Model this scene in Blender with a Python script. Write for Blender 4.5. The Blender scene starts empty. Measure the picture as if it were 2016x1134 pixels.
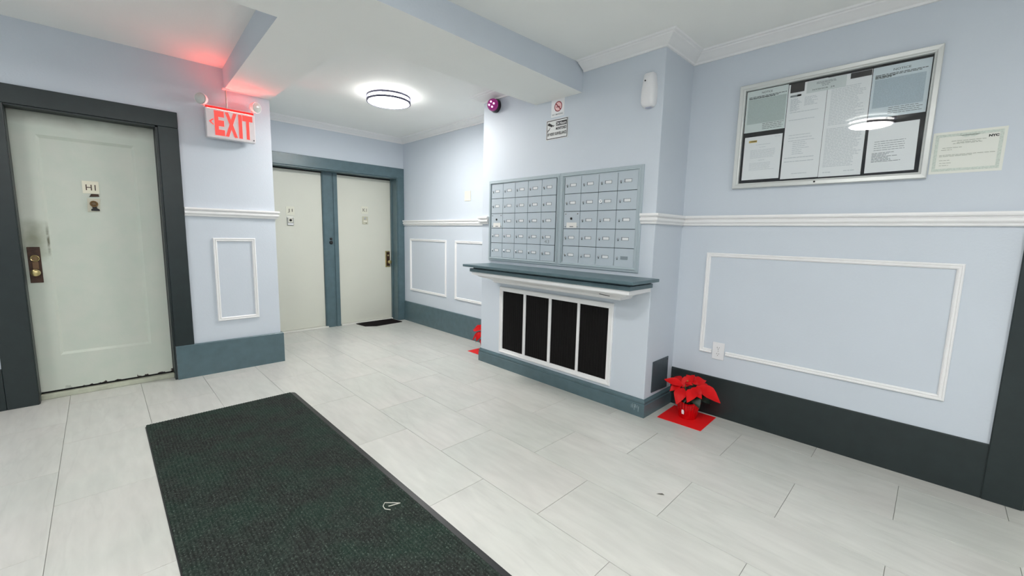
import bpy, bmesh, math, random
from mathutils import Vector, Matrix

C = bpy.context.scene.collection
SC = bpy.context.scene
random.seed(7)

# ------------------------------------------------------------------ camera, world, exposure
f_px, yaw, pitch, roll = 823.29, math.radians(44.648), math.radians(7.3196), math.radians(1.2929)
cd = bpy.data.cameras.new('camera')
cd.sensor_width = 36.0
cd.lens = 36.0 * f_px / 2016.0
cd.clip_start = 0.02
cam = bpy.data.objects.new('camera', cd)
C.objects.link(cam)
fwd = Vector((math.sin(yaw) * math.cos(pitch), math.cos(yaw) * math.cos(pitch), -math.sin(pitch)))
right = Vector((math.cos(yaw), -math.sin(yaw), 0))
up = right.cross(fwd)
r2 = right * math.cos(roll) + up * math.sin(roll)
u2 = -right * math.sin(roll) + up * math.cos(roll)
M = Matrix((r2, u2, -fwd)).transposed().to_4x4()
M.translation = Vector((0, 0, 1.305))
cam.matrix_world = M
SC.camera = cam

w = bpy.data.worlds.new('world')
SC.world = w
w.use_nodes = True
w.node_tree.nodes['Background'].inputs[0].default_value = (0.8, 0.85, 0.9, 1)
w.node_tree.nodes['Background'].inputs[1].default_value = 0.1
SC.view_settings.view_transform = 'Standard'
SC.view_settings.look = 'None'
SC.view_settings.gamma = 1.0
SC.view_settings.use_curve_mapping = False
SC.view_settings.exposure = 1.5
LAMP_ALCOVE, LAMP_LOBBY, FILL_ENTRY, FILL_SIDE, FILL_BAY = 45.0, 33.0, 40.0, 50.0, 18.0
LAMP_COL = (1.0, 0.985, 0.955)


# ------------------------------------------------------------------ materials
def lin(c):
    return tuple((x / 255 / 12.92) if x / 255 <= 0.04045 else ((x / 255 + 0.055) / 1.055) ** 2.4 for x in c) + (1.0,)


def mat(name, rgb, rough=0.5, metal=0.0, spec=0.5, var=0.0, scale=8.0, bump=0.0, bscale=60.0, stretch=(1, 1, 1), emit=None, es=0.0):
    m = bpy.data.materials.new(name)
    m.use_nodes = True
    nt = m.node_tree
    b = nt.nodes['Principled BSDF']
    b.inputs['Roughness'].default_value = rough
    b.inputs['Metallic'].default_value = metal
    b.inputs['Specular IOR Level'].default_value = spec
    col = lin(rgb)
    b.inputs['Base Color'].default_value = col
    if var or bump:
        tc = nt.nodes.new('ShaderNodeTexCoord')
        mp = nt.nodes.new('ShaderNodeMapping')
        mp.inputs['Scale'].default_value = stretch
        nt.links.new(tc.outputs['Object'], mp.inputs[0])
    if var:
        n = nt.nodes.new('ShaderNodeTexNoise')
        n.inputs['Scale'].default_value = scale
        n.inputs['Detail'].default_value = 5
        nt.links.new(mp.outputs[0], n.inputs['Vector'])
        mr = nt.nodes.new('ShaderNodeMapRange')
        mr.inputs[1].default_value, mr.inputs[2].default_value = 0.3, 0.7
        mr.inputs[3].default_value, mr.inputs[4].default_value = 1 - var, 1 + var
        nt.links.new(n.outputs['Fac'], mr.inputs[0])
        mx = nt.nodes.new('ShaderNodeVectorMath')
        mx.operation = 'SCALE'
        mx.inputs[0].default_value = col[:3]
        nt.links.new(mr.outputs[0], mx.inputs['Scale'])
        nt.links.new(mx.outputs[0], b.inputs['Base Color'])
    if bump:
        n2 = nt.nodes.new('ShaderNodeTexNoise')
        n2.inputs['Scale'].default_value = bscale
        n2.inputs['Detail'].default_value = 4
        nt.links.new(mp.outputs[0], n2.inputs['Vector'])
        bp = nt.nodes.new('ShaderNodeBump')
        bp.inputs['Strength'].default_value = bump
        bp.inputs['Distance'].default_value = 0.01
        nt.links.new(n2.outputs['Fac'], bp.inputs['Height'])
        nt.links.new(bp.outputs[0], b.inputs['Normal'])
    if emit:
        b.inputs['Emission Color'].default_value = (*emit, 1)
        b.inputs['Emission Strength'].default_value = es
    return m


def emission(name, rgb, s):
    m = bpy.data.materials.new(name)
    m.use_nodes = True
    nt = m.node_tree
    nt.nodes.remove(nt.nodes['Principled BSDF'])
    e = nt.nodes.new('ShaderNodeEmission')
    e.inputs[0].default_value = (*rgb, 1)
    e.inputs[1].default_value = s
    nt.links.new(e.outputs[0], nt.nodes['Material Output'].inputs[0])
    return m


class NT:
    """small helper to write node graphs on top of a principled material"""
    def __init__(self, m):
        self.m, self.t = m, m.node_tree
        self.b = self.t.nodes['Principled BSDF']

    def n(self, typ, **kw):
        nd = self.t.nodes.new('ShaderNode' + typ)
        for k, v in kw.items():
            if isinstance(v, bpy.types.NodeSocket):
                self.t.links.new(v, nd.inputs[int(k[1:])] if k[0] == 'i' and k[1:].isdigit() else nd.inputs[k])
            elif k[0] == 'i' and k[1:].isdigit():
                nd.inputs[int(k[1:])].default_value = v
            else:
                setattr(nd, k, v)
        return nd

    def noise(self, vec, scale, detail=4, dist=0.0):
        nd = self.n('TexNoise', i0=vec)
        nd.inputs['Scale'].default_value = scale
        nd.inputs['Detail'].default_value = detail
        nd.inputs['Distortion'].default_value = dist
        return nd.outputs['Fac']

    def rng(self, v, a, b, c, d):
        return self.n('MapRange', i0=v, i1=a, i2=b, i3=c, i4=d).outputs[0]

    def math(self, op, a, b=0.0, clamp=False):
        return self.n('Math', operation=op, use_clamp=clamp, i0=a, i1=b).outputs[0]

    def mix(self, fac, a, b):
        nd = self.t.nodes.new('ShaderNodeMix')
        nd.data_type = 'RGBA'
        for i, v in ((0, fac), (6, a), (7, b)):
            if isinstance(v, bpy.types.NodeSocket):
                self.t.links.new(v, nd.inputs[i])
            else:
                nd.inputs[i].default_value = v
        return nd.outputs[2]

    def scalec(self, col, s):
        nd = self.n('VectorMath', operation='SCALE', i0=col)
        self.t.links.new(s, nd.inputs['Scale'])
        return nd.outputs[0]

    def base(self, s):
        self.t.links.new(s, self.b.inputs['Base Color'])

    def bump(self, h, strength, dist=0.01):
        bp = self.n('Bump')
        bp.inputs['Strength'].default_value = strength
        bp.inputs['Distance'].default_value = dist
        self.t.links.new(h, bp.inputs['Height'])
        self.t.links.new(bp.outputs[0], self.b.inputs['Normal'])


WALL = mat('wall_paint', (206, 214, 223), 0.55, var=0.012, scale=2.5, bump=0.06, bscale=90)
CEIL = mat('ceiling_paint', (246, 247, 244), 0.7, var=0.01, scale=2, bump=0.05, bscale=70)
WHITE = mat('white_trim_paint', (240, 240, 240), 0.38, var=0.01, scale=10)
DARK = mat('slate_green_paint', (32, 43, 44), 0.36, spec=0.5, var=0.10, scale=14, bump=0.05, bscale=120)
SLATE_LIT = mat('slate_paint_lit', (83, 106, 113), 0.34, spec=0.6, var=0.10, scale=14, bump=0.05, bscale=120)  # same dark trim paint, lightened in colour for the stronger light around the alcove
CREAM = mat('cream_door_paint', (214, 215, 203), 0.42, var=0.015, scale=3, bump=0.05, bscale=40)
GROUT = mat('grout', (150, 150, 145), 0.8)
MAILB = mat('grey_mailbox_paint', (184, 195, 203), 0.4, spec=0.5, var=0.02, scale=6)
MAILF = mat('grey_mailbox_frame', (174, 187, 193), 0.35, spec=0.5, var=0.02, scale=6)
GAP = mat('dark_gap', (62, 72, 76), 0.8)
CHROME = mat('chrome', (205, 205, 205), 0.18, metal=1.0)
STEEL = mat('brushed_steel', (175, 176, 172), 0.32, metal=0.9)
BRASS = mat('worn_brass', (196, 180, 128), 0.28, metal=0.85, var=0.2, scale=60)
BRONZE = mat('dark_bronze', (66, 44, 32), 0.45, metal=0.3, var=0.35, scale=40, bump=0.2, bscale=150)
BLACK = mat('black_plastic', (16, 16, 17), 0.5)
INK = mat('black_ink', (28, 28, 30), 0.6)
GREYINK = mat('grey_print', (138, 144, 148), 0.7)
PALEINK = mat('pale_print', (206, 210, 215), 0.7)
PAPER = mat('white_paper', (242, 243, 245), 0.65)
PAPERG = mat('grey_green_paper', (218, 226, 225), 0.65)
PAPERC = mat('cream_paper', (230, 232, 224), 0.6)
PLASTIC = mat('white_plastic', (232, 232, 234), 0.28)
IVORY = mat('ivory_plastic', (226, 224, 210), 0.4)
ALU = mat('silver_frame', (206, 209, 207), 0.32, metal=0.15)
REDP = mat('red_paper', (236, 22, 26), 0.5)
LOUVRE = mat('dark_brown_rib', (13, 11, 11), 0.75, spec=0.2)
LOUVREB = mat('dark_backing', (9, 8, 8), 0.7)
HATCH = mat('dark_hatch', (66, 78, 84), 0.45, var=0.08, scale=20)


def tile_material():
    m = mat('stone_tile', (208, 207, 202), 0.34)
    g = NT(m)
    geo = g.n('NewGeometry').outputs['Position']
    oi = g.n('ObjectInfo').outputs['Random']
    off = g.n('CombineXYZ', i0=g.math('MULTIPLY', oi, 37.0), i1=g.math('MULTIPLY', oi, 91.0), i2=oi).outputs[0]
    p = g.n('VectorMath', operation='ADD', i0=geo, i1=off).outputs[0]
    st = g.n('Mapping', i0=p)
    st.inputs['Scale'].default_value = (1.0, 0.2, 1.0)
    st.inputs['Rotation'].default_value = (0, 0, 0.12)
    a = g.noise(st.outputs[0], 5.5, 6, 0.6)
    b = g.noise(st.outputs[0], 26, 6, 0.3)
    c = g.noise(p, 1.8, 3)
    vein = g.math('ABSOLUTE', g.math('SUBTRACT', g.noise(st.outputs[0], 3.0, 5, 1.6), 0.5))
    vein = g.rng(vein, 0.0, 0.02, 0.955, 1.0)
    s = g.math('MULTIPLY', g.rng(a, 0.3, 0.7, 0.95, 1.04), g.rng(b, 0.3, 0.7, 0.945, 1.045))
    s = g.math('MULTIPLY', s, g.rng(c, 0.3, 0.7, 0.97, 1.02))
    s = g.math('MULTIPLY', s, vein)
    s = g.math('MULTIPLY', s, g.rng(oi, 0, 1, 0.975, 1.015))
    tint = g.mix(g.rng(c, 0.35, 0.65, 0, 1), lin((199, 201, 195)), lin((201, 200, 195)))
    g.base(g.scalec(tint, s))
    g.bump(b, 0.05)
    return m


TILE = tile_material()


def mat_pile():
    m = mat('mat_pile', (40, 46, 43), 0.95, spec=0.15)
    g = NT(m)
    o = g.n('TexCoord').outputs['Object']
    sp = g.noise(o, 130, 3)
    sp2 = g.noise(o, 70, 3)
    big = g.noise(o, 4.5, 3)
    base = g.mix(g.rng(big, 0.42, 0.62, 0, 1), lin((33, 34, 33)), lin((30, 46, 39)))
    base = g.mix(g.rng(sp2, 0.45, 0.7, 0, 0.55), base, lin((62, 72, 66)))
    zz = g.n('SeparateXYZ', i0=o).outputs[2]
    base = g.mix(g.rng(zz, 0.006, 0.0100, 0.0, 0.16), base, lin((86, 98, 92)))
    base = g.mix(g.rng(sp, 0.58, 0.70, 0, 0.7), base, lin((104, 116, 108)))
    g.base(base)
    g.bump(sp, 0.6, 0.004)
    return m


PILE = mat_pile()
RUBBER = mat('black_rubber', (34, 35, 36), 0.35, var=0.1, scale=30)


def old_door_material():
    m = mat('aged_door_paint', (183, 191, 179), 0.38)
    g = NT(m)
    o = g.n('TexCoord').outputs['Object']
    x, y, z = [g.n('SeparateXYZ', i0=o).outputs[i] for i in range(3)]
    n1 = g.noise(o, 7, 5)
    n2 = g.noise(o, 22, 6)
    col = g.mix(g.rng(n1, 0.35, 0.65, 0, 1), lin((200, 209, 197)), lin((206, 211, 200)))
    # hand grime above the lock: a blotch on the lock stile
    dx = g.math('MULTIPLY', g.math('ADD', x, 0.335), 13.0)
    dz = g.math('MULTIPLY', g.math('SUBTRACT', z, 1.20), 6.5)
    d = g.math('SQRT', g.math('ADD', g.math('MULTIPLY', dx, dx), g.math('MULTIPLY', dz, dz)))
    d = g.math('ADD', d, g.rng(n1, 0.3, 0.7, -0.35, 0.35))
    col = g.mix(g.rng(d, 0.2, 1.2, 0.66, 0.0), col, lin((112, 114, 76)))
    # dark rub marks on the panel edge beside the lock
    e = g.math('ABSOLUTE', g.math('ADD', x, 0.262))
    e = g.math('MULTIPLY', g.rng(e, 0.002, 0.010, 1, 0), g.math('MULTIPLY', g.rng(z, 1.06, 1.14, 0, 1), g.rng(z, 1.20, 1.34, 1, 0)))
    col = g.mix(g.math('MULTIPLY', e, g.rng(n2, 0.38, 0.6, 0.15, 0.9)), col, lin((84, 84, 62)))
    # soot along the top rail
    t = g.math('ADD', z, g.rng(n1, 0.3, 0.7, -0.02, 0.02))
    col = g.mix(g.rng(t, 1.99, 2.09, 0.0, 0.6), col, lin((96, 98, 82)))
    # rust chips along the bottom edge
    chip = g.math('ADD', g.math('MULTIPLY', g.math('SUBTRACT', z, 0.058), 18.0), g.rng(n2, 0.38, 0.68, 0.42, -0.34))
    edge = g.math('MULTIPLY', g.rng(chip, 0.0, 0.08, 1, 0), g.rng(x, -0.3, -0.12, 0, 1))
    col = g.mix(edge, col, lin((44, 30, 24)))
    g.base(col)
    g.bump(n2, 0.08)
    return m


OLDDOOR = old_door_material()


def glass_pane(name):
    m = bpy.data.materials.new(name)
    m.use_nodes = True
    nt = m.node_tree
    nt.nodes.remove(nt.nodes['Principled BSDF'])
    tr = nt.nodes.new('ShaderNodeBsdfTransparent')
    tr.inputs[0].default_value = (0.97, 0.98, 0.98, 1)
    gl = nt.nodes.new('ShaderNodeBsdfGlossy')
    gl.inputs['Roughness'].default_value = 0.02
    fr = nt.nodes.new('ShaderNodeFresnel')
    fr.inputs[0].default_value = 1.55
    mx = nt.nodes.new('ShaderNodeMixShader')
    ge = nt.nodes.new('ShaderNodeNewGeometry')
    sb = nt.nodes.new('ShaderNodeMath')
    sb.operation = 'SUBTRACT'
    sb.use_clamp = True
    nt.links.new(fr.outputs[0], sb.inputs[0])
    nt.links.new(ge.outputs['Backfacing'], sb.inputs[1])
    nt.links.new(sb.outputs[0], mx.inputs[0])
    nt.links.new(tr.outputs[0], mx.inputs[1])
    nt.links.new(gl.outputs[0], mx.inputs[2])
    nt.links.new(mx.outputs[0], nt.nodes['Material Output'].inputs[0])
    return m


GLASS = glass_pane('thin_glass')


# ------------------------------------------------------------------ mesh building
class MB:
    def __init__(self, m=None):
        self.v, self.f = [], []
        self.m = m or (lambda u, v, w: (u, v, w))

    def add(self, pts, faces):
        n = len(self.v)
        self.v += [tuple(self.m(*p)) for p in pts]
        self.f += [tuple(n + i for i in q) for q in faces]
        return self

    def box(self, a0, a1, b0, b1, c0, c1):
        p = [(a, b, c) for c in (c0, c1) for b in (b0, b1) for a in (a0, a1)]
        return self.add(p, [(0, 2, 3, 1), (4, 5, 7, 6), (0, 1, 5, 4), (2, 6, 7, 3), (0, 4, 6, 2), (1, 3, 7, 5)])

    def quad(self, u0, u1, v0, v1, w):
        return self.add([(u0, v0, w), (u1, v0, w), (u1, v1, w), (u0, v1, w)], [(0, 1, 2, 3)])

    def poly(self, pts, w0, w1):
        n = len(pts)
        P = [(a, b, w0) for a, b in pts] + [(a, b, w1) for a, b in pts]
        F = [tuple(range(n - 1, -1, -1)), tuple(range(n, 2 * n))]
        F += [(i, (i + 1) % n, n + (i + 1) % n, n + i) for i in range(n)]
        return self.add(P, F)

    def ring(self, cu, cv, ro, ri, w0, w1, n=28, sq=1.0):
        """flat ring (annulus) with depth along w"""
        P, F = [], []
        for i in range(n):
            a = 2 * math.pi * i / n
            c, s = math.cos(a), math.sin(a) * sq
            P += [(cu + ro * c, cv + ro * s, w0), (cu + ro * c, cv + ro * s, w1), (cu + ri * c, cv + ri * s, w1), (cu + ri * c, cv + ri * s, w0)]
        for i in range(n):
            a, b = 4 * i, 4 * ((i + 1) % n)
            for k in range(4):
                F.append((a + k, b + k, b + (k + 1) % 4, a + (k + 1) % 4))
        return self.add(P, F)

    def lathe(self, cu, cv, prof, n=24):
        """revolve (r, w) profile round the w axis at (cu, cv); ends capped"""
        P, F = [], []
        for r, wv in prof:
            for i in range(n):
                a = 2 * math.pi * i / n
                P.append((cu + r * math.cos(a), cv + r * math.sin(a), wv))
        for j in range(len(prof) - 1):
            for i in range(n):
                F.append((j * n + i, j * n + (i + 1) % n, (j + 1) * n + (i + 1) % n, (j + 1) * n + i))
        F.append(tuple(range(n - 1, -1, -1)))
        k = (len(prof) - 1) * n
        F.append(tuple(range(k, k + n)))
        return self.add(P, F)

    def sweep(self, path, prof, closed=False):
        """mitred sweep in the (u,v) plane: prof = (offset to the right of travel, w) closed loop"""
        n = len(path)
        P, F = [], []
        for i, p in enumerate(path):
            p = Vector(p)
            d0 = (p - Vector(path[i - 1])).normalized() if (i > 0 or closed) else None
            d1 = (Vector(path[(i + 1) % n]) - p).normalized() if (i < n - 1 or closed) else None
            d0 = d0 or d1
            d1 = d1 or d0
            n0, n1 = Vector((d0.y, -d0.x)), Vector((d1.y, -d1.x))
            b = n0 + n1
            b = b / (b.dot(n0)) if b.length > 1e-6 else n0
            for o, wv in prof:
                q = p + b * o
                P.append((q.x, q.y, wv))
        k = len(prof)
        for i in range(n if closed else n - 1):
            a, b2 = i * k, ((i + 1) % n) * k
            for j in range(k):
                F.append((a + j, a + (j + 1) % k, b2 + (j + 1) % k, b2 + j))
        if not closed:
            F.append(tuple(range(k)))
            F.append(tuple((n - 1) * k + j for j in range(k - 1, -1, -1)))
        return self.add(P, F)

    def tube(self, pts, r, n=8):
        P, F = [], []
        pts = [Vector(p) for p in pts]
        for i, p in enumerate(pts):
            d = (pts[min(i + 1, len(pts) - 1)] - pts[max(i - 1, 0)]).normalized()
            x = d.cross(Vector((0.31, 0.52, 0.79))).normalized()
            y = d.cross(x)
            rr = r[i] if isinstance(r, (list, tuple)) else r
            for k in range(n):
                a = 2 * math.pi * k / n
                q = p + x * rr * math.cos(a) + y * rr * math.sin(a)
                P.append(tuple(q))
        for i in range(len(pts) - 1):
            for k in range(n):
                F.append((i * n + k, i * n + (k + 1) % n, (i + 1) * n + (k + 1) % n, (i + 1) * n + k))
        F.append(tuple(range(n - 1, -1, -1)))
        F.append(tuple((len(pts) - 1) * n + k for k in range(n)))
        return self.add(P, F)

    def build(self, name, material, parent=None, at=None, bevel=0.0, smooth=False, seg=2, label=None):
        if parent is not None:
            org = Vector(parent['_o'])
        elif at is not None:
            org = Vector(at)
        else:
            xs, ys, zs = zip(*self.v)
            org = Vector(((min(xs) + max(xs)) / 2, (min(ys) + max(ys)) / 2, min(zs)))
        me = bpy.data.meshes.new(name)
        me.from_pydata([tuple(Vector(p) - org) for p in self.v], [], self.f)
        bm = bmesh.new()
        bm.from_mesh(me)
        bmesh.ops.recalc_face_normals(bm, faces=bm.faces)
        if bevel:
            ed = [e for e in bm.edges if len(e.link_faces) == 2 and e.calc_face_angle(0) > 0.6]
            bmesh.ops.bevel(bm, geom=ed, offset=bevel, segments=seg, affect='EDGES', profile=0.6, clamp_overlap=True)
        if smooth:
            for fc in bm.faces:
                fc.smooth = True
            for e in bm.edges:
                if len(e.link_faces) == 2 and e.calc_face_angle(0) > 0.7:
                    e.smooth = False
        bm.to_mesh(me)
        bm.free()
        me.materials.append(material)
        o = bpy.data.objects.new(name, me)
        C.objects.link(o)
        o['_o'] = tuple(org)
        if parent is not None:
            o.parent = parent
        else:
            o.location = org
        if label:
            o['label'] = label
        return o


def tag(o, label, cat, group=None, kind=None):
    o['label'] = label
    if cat:
        o['category'] = cat
    if group:
        o['group'] = group
    if kind:
        o['kind'] = kind
    return o


def empty(name, loc, label, cat, group=None):
    o = bpy.data.objects.new(name, None)
    o.empty_display_size = 0.05
    C.objects.link(o)
    o.location = loc
    o['_o'] = tuple(loc)
    return tag(o, label, cat, group)


def struct(o, label=None):
    o['kind'] = 'structure'
    if label:
        o['label'] = label
    return o


def on_x(X, Y, Z):      # wall facing -x: u runs to the viewer's right (-y), v up, w out of the wall
    return lambda u, v, w: (X - w, Y - u, Z + v)


def on_y(X, Y, Z):      # wall facing -y: u = +x, v up, w out of the wall
    return lambda u, v, w: (X + u, Y - w, Z + v)


FONT_CACHE = {}


def text_mesh(mb, s, u0, u1, v0, v1, w, stretch=True, bold=0.0, align='C', depth=0.0):
    """lettering fitted into a rectangle, added as flat faces to a mesh builder"""
    key = (s, bold, depth)
    if key not in FONT_CACHE:
        cu = bpy.data.curves.new('lettering', 'FONT')
        cu.body = s
        cu.offset = bold
        cu.resolution_u = 3
        cu.extrude = depth
        ob = bpy.data.objects.new('lettering', cu)
        C.objects.link(ob)
        dg = bpy.context.evaluated_depsgraph_get()
        me = bpy.data.meshes.new_from_object(ob.evaluated_get(dg))
        V = [tuple(v.co) for v in me.vertices]
        F = [tuple(p.vertices) for p in me.polygons]
        bpy.data.objects.remove(ob)
        bpy.data.meshes.remove(me)
        bpy.data.curves.remove(cu)
        FONT_CACHE[key] = (V, F)
    V, F = FONT_CACHE[key]
    xs, ys = [p[0] for p in V], [p[1] for p in V]
    x0, x1, y0, y1 = min(xs), max(xs), min(ys), max(ys)
    sx, sy = (u1 - u0) / (x1 - x0), (v1 - v0) / (y1 - y0)
    if not stretch:
        sx = sy = min(sx, sy)
    W = (x1 - x0) * sx
    ou = u0 if align == 'L' else (u1 - W if align == 'R' else (u0 + u1 - W) / 2)
    mb.add([(ou + (p[0] - x0) * sx, v0 + (p[1] - y0) * sy, w + p[2]) for p in V], F)


# ================================================================== SETTING
ZC, ZL = 2.605, 2.66          # ceiling of lobby and alcove / of the left bay
XL, YF = -2.4, -2.6           # unseen left wall and the wall behind the viewer

# floor slab and tiles
fl = struct(MB().box(XL - .1, 3.4, YF - .1, 5.9, -.10, -.003).build('floor', GROUT), 'pale grey stone tile floor of the lobby')
fl_o = fl
tile_bm = MB()
TW, TLEN, G = 0.405, 0.783, 0.0022
tb = tile_bm.box(-TW / 2 + G / 2, TW / 2 - G / 2, -TLEN / 2 + G / 2, TLEN / 2 - G / 2, -.003, 0.0)
tile0 = None
for r in range(-7, 9):
    xa = 0.165 + TW * r
    y0 = 0.80 if r % 2 == 0 else 0.412
    k0 = int(math.floor((-1.7 - y0) / TLEN))
    for k in range(k0, 8):
        ya = y0 + TLEN * k
        xc, yc = xa + TW / 2, ya + TLEN / 2
        if xa > 3.35 or ya > 5.72 or xa < XL:
            continue
        if ya > 4.75 and xa + TW < 1.2:
            continue
        if tile0 is None:
            tile0 = tb.build('floor_tile', TILE, at=(0, 0, 0), bevel=0.0006, seg=1)
            t = tile0
        else:
            t = tile0.copy()
            C.objects.link(t)
        t.parent = fl
        t.location = (xc - fl.location.x, yc - fl.location.y, -fl.location.z)

# walls -------------------------------------------------------------
hw = MB()
hw.box(XL, -.392, 4.48, 4.68, 0, 2.7).box(.402, 1.22, 4.48, 4.68, 0, 2.7).box(-.392, .402, 4.48, 4.68, 2.10, 2.7)
hw.box(1.10, 1.22, 4.68, 5.80, 0, 2.7)
wall_h = struct(hw.build('wall_left', WALL), 'pale blue grey wall around the H1 door')
aw = MB().box(1.22, 1.33, 5.53, 5.8, 0, 2.7).box(3.10, 3.32, 5.53, 5.8, 0, 2.7).box(1.33, 3.10, 5.53, 5.8, 2.064, 2.7)
aw.box(1.33, 3.10, 5.76, 5.8, 0, 2.064)
struct(aw.build('wall_back', WALL), 'pale blue grey wall above the paired cream doors')
rw = MB().box(3.205, 3.35, 3.10, 5.53, 0, 2.7).box(3.18, 3.35, -.43, 3.10, 0, 2.7).box(3.18, 3.35, YF, -1.27, 0, 2.7).box(3.18, 3.35, -1.27, -.43, 2.10, 2.7)
struct(rw.build('wall_right', WALL), 'pale blue grey wall with the glazed noticeboard')
br = MB().box(2.744, 3.21, 1.389, 3.22, 0, 2.7)
struct(br.build('wall_centre', WALL, bevel=0.006), 'wall projection carrying the mailboxes and the mantel shelf')
struct(MB().box(XL - .1, XL, YF, 4.6, 0, 2.7).build('wall_side', WALL), 'plain wall at the far side of the lobby')
struct(MB().box(XL, 3.35, YF - .1, YF, 0, 2.7).build('wall_front', WALL), 'plain wall behind the viewer')

# ceilings and beams -------------------------------------------------
ce = MB().box(XL - .1, 3.4, YF - .1, 2.4, ZC, 2.85).box(XL - .1, 1.0, 2.4, 4.75, ZL, 2.85).box(1.0, 3.4, 2.4, 5.9, ZC, 2.85)
struct(ce.build('ceiling', CEIL), 'white ceiling')
bm_ = MB()
P = [(XL, 2.11, 2.45), (1.2, 2.10, 2.45), (2.76, 2.055, 2.40), (2.76, 2.535, 2.40), (1.2, 2.66, 2.45), (XL, 2.68, 2.45)]
T_ = [(a, b, 2.72) for a, b, c in P]
bm_.add(P + T_, [(0, 1, 4, 5), (1, 2, 3, 4), (6, 11, 10, 7), (7, 10, 9, 8), (0, 6, 7, 1), (1, 7, 8, 2), (2, 8, 9, 3), (3, 9, 10, 4), (4, 10, 11, 5), (5, 11, 6, 0)])
S = [(.785, 2.655, 2.4503), (1.206, 2.655, 2.4503), (1.222, 4.50, 2.485), (.868, 4.50, 2.485)]
U_ = [(.785, 2.655, 2.72), (1.206, 2.655, 2.72), (1.222, 4.50, 2.72), (.868, 4.50, 2.72)]
bm_.add(S + U_, [(0, 3, 2, 1), (4, 5, 6, 7), (0, 1, 5, 4), (1, 2, 6, 5), (2, 3, 7, 6), (3, 0, 4, 7)])
beam = struct(bm_.build('ceiling_beam', CEIL), 'boxed ceiling beams, one across the lobby and one running back to the exit sign')
beam.data.materials.append(WALL)                     # upright faces carry the wall colour
for pg in beam.data.polygons:
    if abs(pg.normal.z) < .5:
        pg.material_index = 1

# crown mouldings
CR = [(0, 2.545), (.012, 2.545), (.016, 2.556), (.030, 2.562), (.062, 2.580), (.080, 2.588), (.083, 2.594), (.098, 2.596), (.104, 2.6051), (0, 2.6051)]
struct(MB().sweep([(2.744, 2.045), (2.744, 1.389), (3.18, 1.389), (3.18, YF)], CR).build('trim_1', WHITE), 'white crown moulding above the noticeboard and the mailbox wall')
struct(MB().sweep([(1.22, 4.55), (1.22, 5.53), (3.205, 5.53), (3.205, 3.22), (2.744, 3.22), (2.744, 2.56)], CR).build('trim_2', WHITE), 'white crown moulding round the alcove')

# chair rails
RL = [(0, 1.398), (.014, 1.398), (.018, 1.404), (.018, 1.412), (.024, 1.416), (.030, 1.424), (.030, 1.438), (.020, 1.441), (.020, 1.447), (.032, 1.450), (.036, 1.458), (.034, 1.470), (0, 1.470)]
for i, (pa, lb) in enumerate([
    ([(.532, 4.48), (1.22, 4.48), (1.22, 5.50)], 'white chair rail beside the H1 door, ending at the alcove corner'),
    ([(3.205, 5.505), (3.205, 3.22), (2.744, 3.22), (2.744, 3.112)], 'white chair rail along the alcove side wall'),
    ([(2.744, 1.492), (2.744, 1.389), (3.18, 1.389), (3.18, -.286)], 'white chair rail running below the noticeboard'),
    ([(XL, 4.48), (-.546, 4.48)], 'white chair rail on the far side of the H1 door')]):
    struct(MB().sweep(pa, RL).build('trim_%d' % (3 + i), WHITE), lb)

# baseboards
def bprof(h, d):
    return [(0, 0), (d, 0), (d, h - .006), (d - .005, h), (0, h)]


struct(MB().sweep([(.404, 4.48), (1.22, 4.48), (1.22, 5.50)], bprof(.293, .022)).build('baseboard_left', SLATE_LIT), 'tall slate green baseboard beside the H1 door')
struct(MB().sweep([(XL, 4.48), (-.546, 4.48)], bprof(.296, .02)).build('baseboard_far', DARK), 'tall slate green baseboard at the outer side of the H1 door')
struct(MB().sweep([(3.205, 5.505), (3.205, 3.222)], bprof(.289, .014)).build('baseboard_alcove', SLATE_LIT), 'tall slate green baseboard in the alcove')
struct(MB().sweep([(3.18, 1.387), (3.18, -.287)], bprof(.293, .01)).build('baseboard_right', DARK), 'tall slate green baseboard below the large wall panel')
BB = [(0, 0), (.016, 0), (.016, .092), (.010, .097), (.010, .102), (.015, .106), (.014, .116), (.006, .128), (.004, .134), (0, .134)]
struct(MB().sweep([(3.19, 3.22), (2.744, 3.22), (2.744, 1.389), (3.17, 1.389)], BB).build('baseboard_centre', SLATE_LIT), 'low moulded slate green baseboard under the radiator grille')

sc_ = MB()
rs = random.Random(3)
for k in range(16):
    yy = 1.405 + .075 * rs.random() ** 1.4
    za = .070 + .018 * rs.random()
    zl = .008 + .030 * rs.random()
    sc_.add([(2.7272, yy, za - zl), (2.7272, yy + .0022, za - zl), (2.7272, yy + .0014 + .002 * rs.random(), za), (2.7272, yy - .0012, za)], [(0, 1, 2, 3)])
scf = sc_.build('paint_scuffs', mat('pale_scuff', (150, 166, 170), .6), bpy.data.objects['baseboard_centre'])
scf['kind'] = 'stuff'

# picture-frame panel mouldings on the walls
PM = [(0, 0), (0, .010), (.004, .014), (.009, .014), (.012, .009), (.018, .009), (.022, .013), (.027, .010), (.030, .003), (.030, 0)]


def panel(i, m, u1, v1, lb, path=None):
    # travel clockwise as seen by the viewer, so the inside is to the right
    b = MB(m)
    if path:
        b.sweep(path, PM)
    else:
        b.sweep([(0, 0), (0, v1), (u1, v1), (u1, 0)], PM, closed=True)
    struct(b.build('trim_%d' % i, WHITE), lb)


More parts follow.
